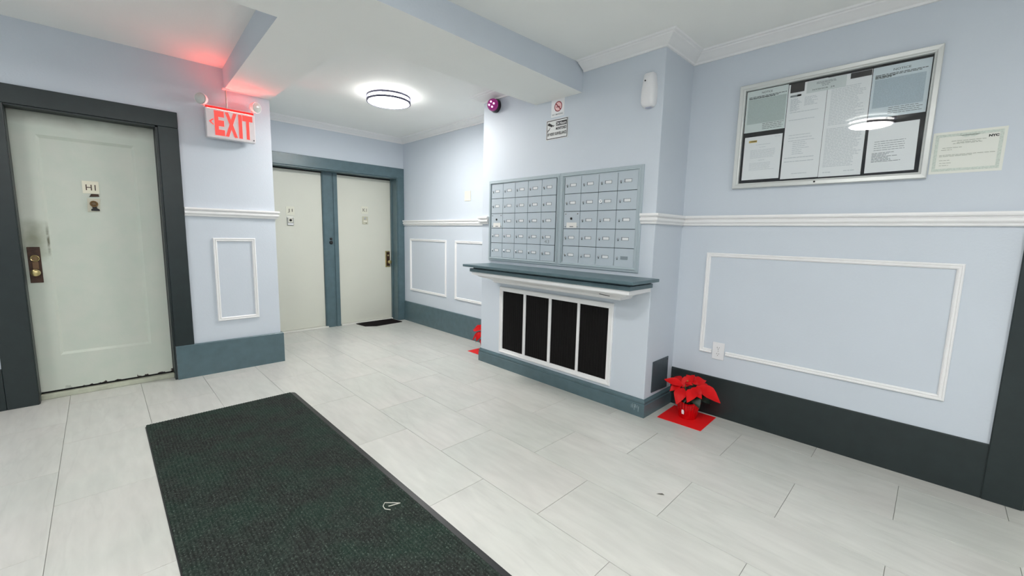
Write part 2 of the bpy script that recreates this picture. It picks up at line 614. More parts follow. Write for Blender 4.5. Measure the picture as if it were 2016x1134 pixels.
panel(7, on_y(.716, 4.48, .470), .326, .744, 'narrow white panel moulding on the wall beside the H1 door')
panel(8, on_x(3.205, 5.346, .467), .884, .744, 'white panel moulding in the alcove next to the K1 door')
panel(9, on_x(3.205, 4.276, .466), .89, .744, 'white panel moulding in the alcove, half hidden behind the mailbox wall')
panel(10, on_x(3.18, 1.188, .467), 1.293, .738, 'long white panel moulding below the noticeboard',
      path=[(.088, 0), (0, 0), (0, .738), (1.293, .738), (1.293, 0), (.185, 0)])


# ================================================================== DOORS
# ---- H1
m = on_y(0, 4.48, 0)
b = MB(m)
x0, x1, z0, z1 = -.388, .382, .055, 2.088
px0, px1, pz0, pz1 = -.268, .256, .322, 1.935
D = -.10                                             # door face is 10 cm behind the wall face
b.add([(x0, z0, D), (x1, z0, D), (x1, z1, D), (x0, z1, D), (px0, pz0, D), (px1, pz0, D), (px1, pz1, D), (px0, pz1, D),
       (px0 + .018, pz0 + .018, D - .012), (px1 - .018, pz0 + .018, D - .012), (px1 - .018, pz1 - .022, D - .012), (px0 + .018, pz1 - .022, D - .012),
       (x0, z0, D - .045), (x1, z0, D - .045), (x1, z1, D - .045), (x0, z1, D - .045)],
      [(0, 1, 5, 4), (1, 2, 6, 5), (2, 3, 7, 6), (3, 0, 4, 7), (4, 5, 9, 8), (5, 6, 10, 9), (6, 7, 11, 10), (7, 4, 8, 11), (8, 9, 10, 11),
       (0, 12, 13, 1), (1, 13, 14, 2), (2, 14, 15, 3), (3, 15, 12, 0), (15, 14, 13, 12)])
d1 = struct(b.build('door_1', OLDDOOR, at=(0, 4.58, 0)), 'aged grey green panelled apartment door H1')
b = MB(m)
b.box(.402, .531, .293, 2.10, 0, .02).box(-.545, -.392, 0, 2.10, 0, .02).box(-.545, .531, 2.10, 2.225, 0, .02)
b.build('door_casing', DARK, d1, bevel=.003, seg=1)
b = MB(m)
b.box(.386, .402, 0, 2.10, -.20, .004).box(-.392, -.389, 0, 2.10, -.20, .004).box(-.392, .402, 2.090, 2.10, -.20, .004)
b.build('door_jamb', DARK, d1)
MB(m).box(-.392, .402, 0, .038, -.16, -.075).build('threshold', mat('worn_marble', (186, 190, 172), .5, var=.12, scale=18), d1, bevel=.005)
MB(m).box(-.388, .384, .038, .056, -.16, -.118).build('door_gap_shade', LOUVREB, d1)


def number_plate(m, s, u0, u1, v0, v1, w, parent, material, ink):
    p = MB(m).box(u0, u1, v0, v1, w, w + .003).build('number_plate', material, parent, label='small pale plate lettered ' + s)
    t = MB(m)
    U, V = u1 - u0, v1 - v0
    text_mesh(t, s, u0 + U * .2, u1 - U * .2, v0 + V * .26, v1 - V * .28, w + .0035, bold=0.008)
    t.build('lettering', ink, p)
    return p


number_plate(m, 'H1', -.058, .033, 1.541, 1.634, D - .010, d1, mat('cream_plate', (232, 228, 208), .4), mat('brown_ink', (78, 62, 50), .6))
b = MB(m)
b.poly([(-.026, 1.516), (.030, 1.521), (.026, 1.539), (-.014, 1.539)], D - .012, D - .006)
b.build('knocker_top', BRONZE, d1)
pv = MB(m).poly([(-.042, 1.402), (.024, 1.407), (.034, 1.505), (-.038, 1.505)], D - .012, D - .009).build('viewer_plate', mat('yellowed_plate', (206, 203, 184), .35), d1, bevel=.001, seg=1)
MB(m).ring(-.004, 1.464, 0.0235, .0165, D - .010, D + .004, 24).build('viewer_ring', mat('aged_brass', (112, 84, 48), .35, metal=.5), pv, smooth=True)
MB(m).lathe(-.004, 1.464, [(.016, D - .010), (.016, D - .002), (.012, D + .000), (.010, D - .003)], 20).build('viewer_lens', mat('tan_metal', (150, 128, 96), .4, metal=.4), pv, smooth=True)
MB(m).ring(-.004, 1.464, .0075, .0045, D - .004, D + .001, 16).build('viewer_eye', BRONZE, pv)
MB(m).poly([(-.022, 1.412), (.026, 1.412), (.024, 1.424), (.012, 1.432), (.010, 1.446), (-.016, 1.446), (-.013, 1.430), (-.022, 1.423)], D - .010, D - .003).build('knocker_base', BLACK, pv)
lp = MB(m).box(-.372, -.308, .877, 1.137, D, D + .005).build('lock_plate', BRONZE, d1, bevel=.002, seg=1, label='dark bronze escutcheon with two brass cylinders')
MB(m).lathe(-.338, 1.055, [(.023, D + .004), (.024, D + .014), (.021, D + .016), (.0165, D + .012), (.010, D + .012)], 24).build('lock_cylinder', BRASS, lp, smooth=True)
MB(m).lathe(-.338, 1.055, [(.0165, D + .010), (.0160, D + .0135), (.006, D + .0138)], 20).build('lock_core', mat('tarnished_brass', (120, 98, 66), .4, metal=.5), lp, smooth=True)
MB(m).lathe(-.340, .953, [(.014, D + .004), (.013, D + .022), (.022, D + .028), (.026, D + .040), (.024, D + .052), (.014, D + .058), (.004, D + .059)], 24).build('door_knob', BRASS, lp, smooth=True)
MB(m).box(-.354, -.322, .975, 1.03, D + .004, D + .009).build('thumb_turn', mat('tarnished_plate', (116, 90, 66), .4, metal=.5), lp, bevel=.002)

# ---- J1 and K1 in one wide opening
m = on_y(0, 5.53, 0)
DK = -.17
dj = struct(MB(m).box(1.335, 2.110, .022, 2.036, DK - .045, DK).build('door_2', CREAM, at=(1.72, 5.70, 0), bevel=.002, seg=1), 'flat cream apartment door J1')
dk = struct(MB(m).box(2.312, 3.092, .022, 2.036, DK - .045, DK).build('door_3', CREAM, at=(2.70, 5.70, 0), bevel=.002, seg=1), 'flat cream apartment door K1')
b = MB(m).box(1.23, 3.205, 2.064, 2.199, 0, .02).box(3.107, 3.205, 0, 2.064, 0, .02).box(1.23, 1.33, 0, 2.064, 0, .02)
b.build('door_casing', SLATE_LIT, dk, bevel=.003, seg=1)
b = MB(m).box(3.094, 3.107, 0, 2.064, -.22, .004).box(3.080, 3.095, 0, 2.064, -.162, -.125).box(1.33, 3.10, 2.052, 2.064, -.22, .004)
b.build('door_jamb', SLATE_LIT, dk)
b = MB(m).box(2.112, 2.310, 0, 2.052, -.20, -.150).box(2.122, 2.232, 0, 2.052, -.15, -.143).box(2.252, 2.305, 0, 2.052, -.15, -.138)
MB(m).box(1.335, 2.112, 2.0365, 2.052, -.20, -.155).box(2.310, 3.094, 2.0365, 2.052, -.20, -.155).build('door_gap_shade', LOUVREB, dk)  # black strips stand in for the shade under the door head
mul = b.build('door_mullion', SLATE_LIT, dk, bevel=.002, seg=1)
for zz, rr in ((1.190, .016), (1.142, .024)):
    MB(m).lathe(2.205, zz, [(rr, -.150), (rr, -.138), (rr * .8, -.130), (rr * .35, -.128)], 16).build('bell_button', BLACK, mul, smooth=True)
for pr, xa, xb in ((dj, 1.33, 2.135), (dk, 2.312, 3.10)):
    MB(m).box(xa, xb, 0, .020, -.22, -.125).build('threshold', mat('pale_marble', (222, 222, 214), .4, var=.03, scale=10), pr, bevel=.004)
PL = mat('ivory_plate', (222, 222, 206), .4)
TI = mat('taupe_ink', (112, 108, 98), .6)
number_plate(m, 'J1', 1.677, 1.774, 1.482, 1.586, DK, dj, PL, TI)
number_plate(m, 'K1', 2.645, 2.740, 1.545, 1.645, DK, dk, PL, TI)
vp = MB(m).box(1.683, 1.759, 1.352, 1.456, DK, DK + .012).build('viewer_plate', STEEL, dj, bevel=.003)
MB(m).box(1.695, 1.748, 1.388, 1.446, DK + .012, DK + .016).build('viewer_frame', IVORY, vp, bevel=.002)
MB(m).lathe(1.722, 1.417, [(.015, DK + .012), (.015, DK + .020), (.008, DK + .021), (.005, DK + .018)], 16).build('viewer_lens', BLACK, vp, smooth=True)
MB(m).box(1.692, 1.752, 1.360, 1.378, DK + .012, DK + .015).build('name_slot', PAPER, vp)
vp = MB(m).box(2.655, 2.735, 1.398, 1.505, DK, DK + .010).build('viewer_plate', mat('beige_plate', (196, 194, 172), .35, metal=.3), dk, bevel=.003)
MB(m).lathe(2.690, 1.478, [(.012, DK + .009), (.012, DK + .017), (.005, DK + .019)], 14).build('viewer_lens', CHROME, vp, smooth=True)
MB(m).box(2.668, 2.722, 1.430, 1.452, DK + .010, DK + .012).build('name_slot', IVORY, vp)
MB(m).lathe(2.706, 1.412, [(.006, DK + .009), (.006, DK + .012), (.002, DK + .012)], 10).build('keyhole', BLACK, vp)
lp = MB(m).box(2.994, 3.066, .782, 1.020, DK, DK + .005).build('lock_plate', BRASS, dk, bevel=.002, seg=1, label='brass lock plate with a round knob')
MB(m).box(3.010, 3.062, .800, 1.004, DK + .005, DK + .007).build('lock_inlay', BRONZE, lp)
MB(m).lathe(3.040, .860, [(.013, DK + .005), (.012, DK + .025), (.024, DK + .032), (.028, DK + .045), (.024, DK + .058), (.010, DK + .063)], 20).build('door_knob', BRASS, lp, smooth=True)
MB(m).lathe(3.036, .955, [(.013, DK + .005), (.013, DK + .013), (.006, DK + .014)], 14).build('lock_cylinder', BRASS, lp, smooth=True)

# ---- doorway at the right edge of the picture
m = on_x(3.18, 0, 0)
d4 = struct(MB(m).box(.445, 1.255, .01, 2.09, -.15, -.105).build('door_4', CREAM, at=(3.30, -.85, 0)), 'door beyond the dark casing right of the noticeboard wall')
b = MB(m).box(.286, .428, 0, 2.10, 0, .018).box(1.27, 1.41, 0, 2.10, 0, .018).box(.286, 1.41, 2.10, 2.23, 0, .018)
b.build('door_casing', DARK, d4, bevel=.004, seg=1)
MB(m).box(.428, .445, 0, 2.10, -.17, .003).box(1.255, 1.27, 0, 2.10, -.17, .003).box(.428, 1.27, 2.09, 2.10, -.17, .003).build('door_jamb', DARK, d4)
MB(m).lathe(1.19, 1.0, [(.014, -.105), (.013, -.085), (.026, -.075), (.028, -.06), (.012, -.05)], 16).build('door_knob', BRASS, d4, smooth=True)


# ================================================================== CEILING LAMPS
def ceiling_lamp(x, y, zc, strength, label, side=.3):
    t = empty('ceiling_light', (x, y, zc), label, 'ceiling light', 'flush round ceiling lights')
    f = lambda u, v, w_: (x + u, y + v, zc - w_)
    MB(f).lathe(0, 0, [(.165, 0), (.165, .012), (.150, .014)], 40).build('base_pan', WHITE, t, smooth=True)
    MB(f).lathe(0, 0, [(.176, .014), (.182, .020), (.183, .066), (.178, .074)], 48).build('diffuser_side', emission('lamp_side', LAMP_COL, strength * side), t, smooth=True)
    MB(f).lathe(0, 0, [(.172, .0745), (.166, .079), (.150, .082), (.08, .086), (.01, .087)], 48).build('diffuser', emission('lamp_diffuser', LAMP_COL, strength), t, smooth=True)
    for w0 in (.018, .060):
        MB(f).ring(0, 0, .204, .194, w0, w0 + .018, 48).build('metal_band', mat('satin_nickel', (84, 84, 104), .5, spec=.3), t, smooth=True)
    for k in range(4):
        a = math.pi / 4 + k * math.pi / 2
        MB(f).tube([(.194 * math.cos(a), .194 * math.sin(a), .014), (.194 * math.cos(a), .194 * math.sin(a), .078)], .004, 8).build('band_post', CHROME, t)
        MB(f).tube([(.160 * math.cos(a), .160 * math.sin(a), .008), (.194 * math.cos(a), .194 * math.sin(a), .016)], .004, 6).build('band_arm', CHROME, t)
    return t


ceiling_lamp(2.085, 3.85, ZC, LAMP_ALCOVE, 'lit round flush ceiling light with two metal bands in the alcove', .24)
ceiling_lamp(.40, .65, ZC, LAMP_LOBBY, 'lit round flush ceiling light seen only as a reflection in the noticeboard glass')
ceiling_lamp(.9, -1.6, ZC, FILL_ENTRY, 'added unseen fill light behind the viewer, built as a round ceiling light')  # extra lamp added behind the viewer to lift the overall light
ceiling_lamp(-.85, .05, ZC, FILL_SIDE, 'added unseen fill light at the side of the lobby, built as a round ceiling light')  # unseen lamp added to brighten the floor and walls towards H1
ceiling_lamp(-1.4, 3.1, ZL, FILL_BAY, 'added unseen fill light in the bay before the H1 door, built as a round ceiling light')  # unseen lamp added to lift the dim floor on the left

# ================================================================== EXIT SIGN
ex = empty('exit_sign', (.89, 4.42, 2.478), 'white exit sign with glowing red letters and two round lamp heads', 'exit sign')
m = on_y(.712, 4.385, 2.060)
HOUS = mat('white_housing', (222, 220, 222), .4)
b = MB(m).box(0, .358, .0, .236, -.062, 0).box(0, .358, .235, .262, -.062, -.022)  # rear ridge added to keep the red slot's light off the wall
b.build('sign_body', HOUS, ex, bevel=.005)
RED = emission('red_letters', (1.0, .10, .085), .46)
lt = MB(m)
for s, a0, a1 in (('E', .058, .128), ('X', .132, .222), ('I', .232, .258), ('T', .262, .338)):
    text_mesh(lt, s, a0, a1, .022, .222, .002, bold=.05)
lt.build('sign_lettering', RED, ex)
ch = MB(m)
ch.poly([(.018, .128), (.046, .152), (.056, .152), (.034, .128), (.056, .104), (.046, .104)], .001, .002)
ch.build('sign_arrow', RED, ex)
MB(m).box(.004, .354, .236, .258, -.022, -.018).build('added_ridge_facing', mat('added_ridge_red', (74, 16, 14), .5), ex)  # dark red face on the added ridge, tones down the slot's light
MB(m).lathe(.343, .020, [(.005, 0), (.005, .003), (.002, .004)], 10).build('test_button', BLACK, ex)
MB(m).add([(.012, .2372, -.0165), (.346, .2372, -.0165), (.346, .2366, -.006), (.012, .2366, -.006)], [(0, 1, 2, 3)]).build('added_glow_slot', emission('added_red_glow', (1, .06, .05), 62.0), ex)  # added red emitter, hidden from below, throws the sign's glow onto the beam
MB().tube([(.872, 4.425, 2.31), (.872, 4.425, 2.484)], .006, 10).build('stem', STEEL, ex, smooth=True)
MB(lambda u, v, w_: (.872 + u, 4.425 + v, 2.486 - w_)).lathe(0, 0, [(.028, 0), (.028, .010), (.014, .014)], 20).build('canopy', HOUS, ex, smooth=True)
for cx, cz, sx in ((.695, 2.360, -1), (1.082, 2.372, 1)):
    ax = Vector((sx * .55 - .1, -.78, -.12)).normalized()
    q = Vector((0, 0, 1)).rotation_difference(ax)
    cc = Vector((cx, 4.405, cz))
    f = lambda u, v, w_, q=q, cc=cc: tuple(cc + q @ Vector((u, v, w_)))
    h = MB(f).lathe(0, 0, [(.014, -.046), (.030, -.034), (.043, -.008), (.047, .010), (.047, .022), (.042, .022), (.034, .010), (.012, -.004)], 24).build('lamp_head', HOUS, ex, smooth=True)
    MB(f).lathe(0, 0, [(.042, .012), (.040, .025), (.028, .033), (.008, .037)], 24).build('lamp_lens', mat('clear_lens', (205, 208, 203), .12, spec=.8), h, smooth=True)
    MB().tube([tuple(cc - ax * .03), (cx + (.015 if sx < 0 else -.03), 4.415, 2.305)], .008, 8).build('lamp_bracket', HOUS, ex)

# ================================================================== MAILBOXES
SHEET = mat('name_paper', (224, 226, 228), .5)


def mailbox_unit(Y0, W, inner, cols, label, stickers):
    o = (2.744, Y0, 1.050)
    m = on_x(*o)
    t = empty('mailbox_unit', o, label, 'mailbox unit', None)
    H = .757
    a0, a1, b0, b1 = inner
    MB(m).sweep([(0, 0), (0, H), (W, H), (W, 0)], [(0, 0), (0, .010), (.003, .013), (.016, .013), (.019, .019), (.027, .019), (.030, .012), (.030, 0)], closed=True).build('outer_frame', MAILF, t)
    MB(m).box(.028, W - .028, .028, H - .028, 0, .0035).build('back_panel', GAP, t)
    fr = MB(m)
    fr.sweep([(.026, .026), (.026, H - .026), (W - .026, H - .026), (W - .026, .026)], [(0, .003), (0, .009), (a0 - .026 - .003, .009), (a0 - .026 - .003, .003)], closed=True)
    fr.build('inner_frame', MAILF, t)
    rows = 5
    cw, chh = (a1 - a0) / cols, (b1 - b0) / rows
    for r in range(rows):
        for c in range(cols):
            u0, v1 = a0 + c * cw, b1 - r * chh
            g = .0022
            d = MB(m).box(u0 + g, u0 + cw - g, v1 - chh + g, v1 - g, .002, .010).build('mailbox_door', MAILB, t, bevel=.001, seg=1)
            vm = v1 - chh * .5
            if r == 2 and c == 0:
                d['label'] = 'master panel with four screws and a white label'
                for su, sv in ((.022, .018), (cw - .022, .018), (.022, chh - .020), (cw - .022, chh - .020)):
                    MB(m).lathe(u0 + su, v1 - chh + sv, [(.006, .009), (.0055, .0125), (.002, .0135)], 10).build('screw', CHROME, d, smooth=True)
                MB(m).lathe(u0 + cw * .48, vm + .012, [(.010, .009), (.010, .0125), (.004, .013)], 14).build('keyhole', BLACK, d)
                lb = MB(m).box(u0 + cw * .2, u0 + cw * .82, v1 - chh + .008, v1 - chh + .050, .0098, .011).build('label_strip', mat('white_label', (228, 226, 222), .5), d)
                MB(m).box(u0 + cw * .4, u0 + cw * .62, v1 - chh + .014, v1 - chh + .022, .011, .0115).build('label_slot', GREYINK, d)
                continue
            MB(m).lathe(u0 + cw * .17, vm - .002, [(.0075, .009), (.0072, .0145), (.006, .0155), (.002, .0155)], 12).build('lock', CHROME, d, smooth=True)
            MB(m).poly([(u0 + cw * .17 - .004, vm - .018), (u0 + cw * .17 + .006, vm - .016), (u0 + cw * .17 + .003, vm - .008), (u0 + cw * .17 - .003, vm - .008)], .0095, .0115).build('lock_cover', GAP, d)
            last = cols == 4 and r == 4 and c == 3
            MB(m).box(u0 + cw * .34, u0 + cw * .70, vm - .0125, vm + .0115, .0095, .0118).build('name_holder', mat('holder', (136, 148, 154) if last else (112, 120, 126), .4), d)
            if not last:
                MB(m).box(u0 + cw * .385, u0 + cw * .69, vm - .0105, vm + .0085, .0115, .0124).build('name_slot', SHEET, d)
            for (rr, cc_, kind) in stickers:
                if (rr, cc_) == (r, c):
                    if kind == 'ring':
                        MB(m).ring(u0 + cw * .16, vm, .013, .006, .0098, .0170, 18).build('ring_sticker', PAPER, d)
                    else:
                        tb_ = MB(m)
                        text_mesh(tb_, kind, u0 + cw * .30, u0 + cw * .62, v1 - chh + .014, v1 - chh + .044, .0104, bold=.0)
                        tb_.build('scrawled_number', GREYINK, d)
    return t


mailbox_unit(3.111, .883, (.035, .840, .032, .726), 5, 'left grey mailbox unit of five columns above the mantel shelf', [(3, 4, '43')])
mailbox_unit(2.228, .735, (.044, .697, .032, .726), 4, 'right grey mailbox unit of four columns above the mantel shelf', [(1, 2, 'ring')])

# ================================================================== MANTEL SHELF
sh = empty('mantel_shelf', (2.744, 2.2, 1.0), 'dark slate mantel shelf on white moulding under the mailboxes', 'shelf')
m3 = lambda u, v, w_: (u, v, w_)


def mantel_band(prof, name, material):
    # profile (distance out from the wall, z) swept round left end, front and right end
    b = MB()
    ya, yb = 3.075 - .354, 1.330 + .354         # ends move in as the projection shrinks
    path = [(2.744, 3.075), (2.39, 3.075), (2.39, 1.330), (2.744, 1.330)]
    # offsets are measured inward from the slab outline (right of travel is inwards here, so negate)
    b.sweep(path, [(-o_, z_) for o_, z_ in prof])
    return b.build(name, material, sh)


MB().box(2.388, 2.744, 1.330, 3.075, 1.000, 1.022).build('shelf_slab', SLATE_LIT, sh, bevel=.004)
b = MB()
for (o_, z0_, z1_) in ((.070, .983, 1.0005), (.046, .955, .984)):
    b.box(2.388 + o_, 2.744, 1.330 + o_, 3.075 - o_, z0_, z1_)
b.build('shelf_edge', SLATE_LIT, sh, bevel=.002, seg=1)
b = MB()
L = [(.060, .9555), (.060, .926), (.098, .924), (.100, .913), (.112, .909), (.135, .900), (.175, .890), (.198, .877), (.202, .864), (.212, .858)]
pts, F = [], []
for o_, z_ in L:
    pts += [(2.744, 3.075 - o_, z_), (2.388 + o_, 3.075 - o_, z_), (2.388 + o_, 1.330 + o_, z_), (2.744, 1.330 + o_, z_)]
for i in range(len(L) - 1):
    for k in range(3):
        F.append((4 * i + k, 4 * i + k + 1, 4 * i + k + 5, 4 * i + k + 4))
F.append((0, 1, 2, 3))
k = 4 * (len(L) - 1)
F.append((k + 3, k + 2, k + 1, k))
b.add(pts, F)
b.build('shelf_moulding', WHITE, sh)
b = MB()
b.tube([(2.512, 1.66, .8995), (2.540, 1.637, .8905), (2.575, 1.612, .8825)], .0022, 6)
b.build('crack', INK, sh)

# ================================================================== RADIATOR GRILLE
m = on_x(2.744, 2.931, .158)
gr = empty('radiator_grille', (2.744, 2.30, .158), 'white framed grille with four dark ribbed panels under the mantel', 'radiator grille')
W, H = 1.258, .645
b = MB(m)
fw = .030
b.sweep([(0, 0), (0, H), (W, H), (W, 0)], [(0, 0), (0, .014), (.004, .018), (.012, .018), (.016, .014), (.040, .012), (.040, 0)], closed=True)
b.build('grille_frame', WHITE, gr)
edges = [(.044, .316), (.346, .619), (.648, .924), (.949, 1.224)]
b = MB(m)
for i in range(3):
    b = MB(m).box(edges[i][1], edges[i + 1][0], .036, H - .028, 0, .013)
    b.build('mullion', WHITE, gr, bevel=.002, seg=1)
for a, c in edges:
    p = MB(m).box(a - .006, c + .006, .034, H - .026, 0, .002).build('grille_panel', LOUVREB, gr)
    n = 22
    q = MB(m)
    pts, F = [], []
    for i in range(n + 1):
        u = a - .004 + (c - a + .008) * i / n
        wv = .006 if i % 2 else .003
        pts += [(u, .036, wv), (u, H - .028, wv)]
    for i in range(n):
        F.append((2 * i, 2 * i + 2, 2 * i + 3, 2 * i + 1))
    q.add(pts, F)
    rb = q.build('ribbing', LOUVRE, p)

# access hatch on the side of the projection
m = on_y(2.844, 1.389, .148)
h = MB(m).poly([(0, .012), (.250, 0), (.246, .248), (0, .247)], 0, .006).build('access_panel', HATCH, bevel=.001, seg=1)
tag(h, 'dark square access panel on the wall beside the front poinsettia', 'access panel')
MB(m).lathe(.228, .228, [(.006, .005), (.005, .009), (.002, .009)], 10).build('screw', GAP, h)

# ================================================================== WALL SMALL THINGS
# sensor / air freshener
m = on_x(2.744, 1.536, 2.178)
af = empty('air_freshener', (2.744, 1.49, 2.178), 'white rounded air freshener dispenser high on the mailbox wall', 'air freshener')
out = [(.030, 0), (.078, 0), (.092, .006), (.100, .022), (.104, .07), (.102, .12), (.096, .17), (.088, .213), (.078, .222), (.032, .222), (.020, .213), (.012, .17), (.006, .12), (.003, .07), (.006, .022), (.014, .006)]
b = MB(m)
cu, cv = .053, .11
rings = [(1.0, .0), (1.0, .020), (.985, .032), (.93, .044), (.80, .052), (.5, .057), (.12, .058)]
pts, F = [], []
n = len(out)
for s_, wv in rings:
    for (a, c) in out:
        pts.append((cu + (a - cu) * s_, cv + (c - cv) * (.25 * 1 + .75 * s_ if s_ < 1 else 1), wv))
for j in range(len(rings) - 1):
    for i in range(n):
        F.append((j * n + i, j * n + (i + 1) % n, (j + 1) * n + (i + 1) % n, (j + 1) * n + i))
F.append(tuple(range(n - 1, -1, -1)))
F.append(tuple((len(rings) - 1) * n + i for i in range(n)))
b.add(pts, F)
b.build('dispenser_body', PLASTIC, af, smooth=True)
MB(m).lathe(.040, .166, [(.005, .050), (.005, .0600), (.002, .0605)], 10).build('sensor_eye', BLACK, af)
MB(m).box(.034, .075, -.004, .006, .006, .030).build('base_clip', mat('lilac_plastic', (180, 184, 204), .4), af, bevel=.002)  # lilac clip at the foot of the dispenser

# signs
m = on_x(2.744, 2.362, 2.266)
ns = empty('no_smoking_sign', (2.744, 2.295, 2.266), 'small white no smoking notice above the video surveillance sign', 'sign')
MB(m).box(0, .136, 0, .140, 0, .0015).build('sign_sheet', PAPER, ns)
b = MB(m)
MB(m).lathe(.073, .077, [(.036, .0015), (.036, .0020)], 28).build('pink_disc', mat('pink_disc', (246, 205, 206), .6), ns)
b.ring(.073, .077, .040, .033, .0016, .0024, 32)
c45 = math.cos(math.radians(48))
b.poly([(.073 - .028, .077 + .022), (.073 - .022, .077 + .028), (.073 + .028, .077 - .022), (.073 + .022, .077 - .028)], .0016, .0025)
b.build('prohibition_ring', mat('maroon_ink', (150, 40, 52), .6), ns)
MB(m).box(.052, .094, .071, .077, .0018, .0022).build('cigarette', mat('dark_maroon_ink', (96, 34, 40), .6), ns)
b = MB(m)
text_mesh(b, 'NO SMOKING', .012, .124, .010, .024, .0022, bold=.01)
b.build('lettering', GREYINK, ns)

m = on_x(2.744, 2.410, 2.088)
cs = empty('surveillance_sign', (2.744, 2.30, 2.088), 'white 24 hours video surveillance sign with black border on the mailbox wall', 'sign')
MB(m).box(0, .230, 0, .160, 0, .003).build('sign_plate', mat('sign_white', (232, 233, 232), .45), cs, bevel=.001, seg=1)
b = MB(m)
b.sweep([(.006, .006), (.006, .154), (.224, .154), (.224, .006)], [(0, .003), (0, .0036), (.0055, .0036), (.0055, .003)], closed=True)
b.box(.106, .216, .104, .138, .003, .0036)
b.build('border', INK, cs)
b = MB(m)
text_mesh(b, '24 Hours', .111, .211, .109, .133, .0042, bold=.02)
b.build('white_lettering', mat('sign_letter_white', (238, 238, 238), .5), cs)
b = MB(m)
text_mesh(b, 'MONITORED', .106, .214, .072, .094, .0038, bold=.03)
text_mesh(b, 'BY VIDEO SURVEILLANCE', .018, .214, .032, .056, .0038, bold=.03)
b.build('lettering', INK, cs)
b = MB(m)
b.poly([(.016, .120), (.022, .134), (.034, .136), (.076, .112), (.060, .100), (.054, .104)], .003, .0038)
b.poly([(.016, .064), (.022, .064), (.024, .078), (.018, .082)], .003, .0038)
b.poly([(.024, .074), (.036, .080), (.040, .092), (.046, .098), (.042, .102), (.032, .086), (.022, .080)], .003, .0038)
b.poly([(.080, .116), (.088, .112), (.078, .102), (.072, .102)], .003, .0038)
b.build('camera_pictogram', INK, cs)

# dome camera
dc = empty('security_camera', (2.744, 3.06, 2.49), 'small security camera with glowing magenta lens under the beam', 'security camera')
cc = Vector((2.744, 3.035, 2.487))
f = lambda u, v, w_: (2.744 - w_, 3.035 + u, 2.487 + v)
MB(f).lathe(0, 0, [(.060, 0), (.062, .020), (.056, .045), (.048, .06)], 28).build('camera_base', mat('dark_plum_plastic', (30, 20, 30), .3), dc, smooth=True)
ax = Vector((-.80, -.50, -.16)).normalized()
q = Vector((0, 0, 1)).rotation_difference(ax)
c0 = Vector((2.694, 3.03, 2.487))
fb = lambda u, v, w_: tuple(c0 + q @ Vector((u, v, w_)))
prof = [(.056 * math.cos(a), .056 * math.sin(a)) for a in [math.radians(x) for x in (-70, -45, -20, 0, 20, 40, 58, 75, 86)]]
MB(fb).lathe(0, 0, prof, 28).build('camera_dome', mat('magenta_dome', (112, 18, 84), .22, spec=.6, emit=(.5, .02, .3), es=.10), dc, smooth=True)
for du, dv in ((-.016, .016), (.016, .016), (-.016, -.014), (.016, -.014)):
    MB(fb).lathe(du, dv, [(.0085, .048), (.008, .0545), (.003, .0565)], 12).build('camera_led', emission('pink_led', (1.0, .45, .85), 1.3), dc, smooth=True)

# wall plate in alcove
m = on_x(3.205, 4.090, 1.690)
wp = MB(m).box(0, .114, 0, .118, 0, .007).build('blank_wall_plate', IVORY, bevel=.003)
tag(wp, 'cream blank wall plate above the alcove chair rail', 'wall plate')
for v in (.018, .100):
    MB(m).lathe(.057, v, [(.004, .006), (.0035, .0085), (.001, .0088)], 10).build('screw', PLASTIC, wp)

# outlet
m = on_x(3.18, 1.094, .428)
ol = MB(m).box(0, .082, 0, .126, 0, .007).build('wall_outlet', PLASTIC, bevel=.003)
tag(ol, 'white duplex outlet set into the bottom of the long wall panel', 'outlet')
for v in (.040, .086):
    rc = MB(m).poly([(.041 + .016 * math.cos(a) * (1 if abs(math.cos(a)) < .9 else .95), v + .015 * math.sin(a)) for a in [i * math.pi / 8 for i in range(16)]], .006, .0095).build('receptacle', PLASTIC, ol)
    for u, hh in ((.034, .0045), (.048, .0038)):
        MB(m).box(u - .0011, u + .0011, v + .004 - hh, v + .004 + hh, .0095, .0101).build('slot', INK, rc)
    MB(m).lathe(.041, v - .008, [(.0026, .0095), (.0026, .0101)], 10).build('ground_hole', INK, rc)
MB(m).lathe(.041, .063, [(.0035, .006), (.003, .009), (.001, .009)], 10).build('screw', STEEL, ol)

# ================================================================== NOTICEBOARD
NBO = (3.18, 1.050, 1.650)
m = on_x(*NBO)
nb = empty('noticeboard', NBO, 'wide silver framed glazed noticeboard full of paper notices', 'noticeboard')
W, H = .961, .671
MB(m).sweep([(0, 0), (0, H), (W, H), (W, 0)], [(0, 0), (0, .028), (.003, .032), (.022, .030), (.027, .024), (.033, .022), (.035, .010), (.035, 0)], closed=True).build('frame', ALU, nb)
MB(m).box(.03, W - .03, .03, H - .03, 0, .004).build('backing_board', mat('black_felt', (34, 34, 38), .9), nb)
MB(m).box(.031, W - .031, .031, H - .031, .0165, .0185).build('glass_pane', GLASS, nb)
MB(m).lathe(.470, .016, [(.006, .029), (.005, .033), (.002, .0335)], 12).build('frame_lock', INK, nb)


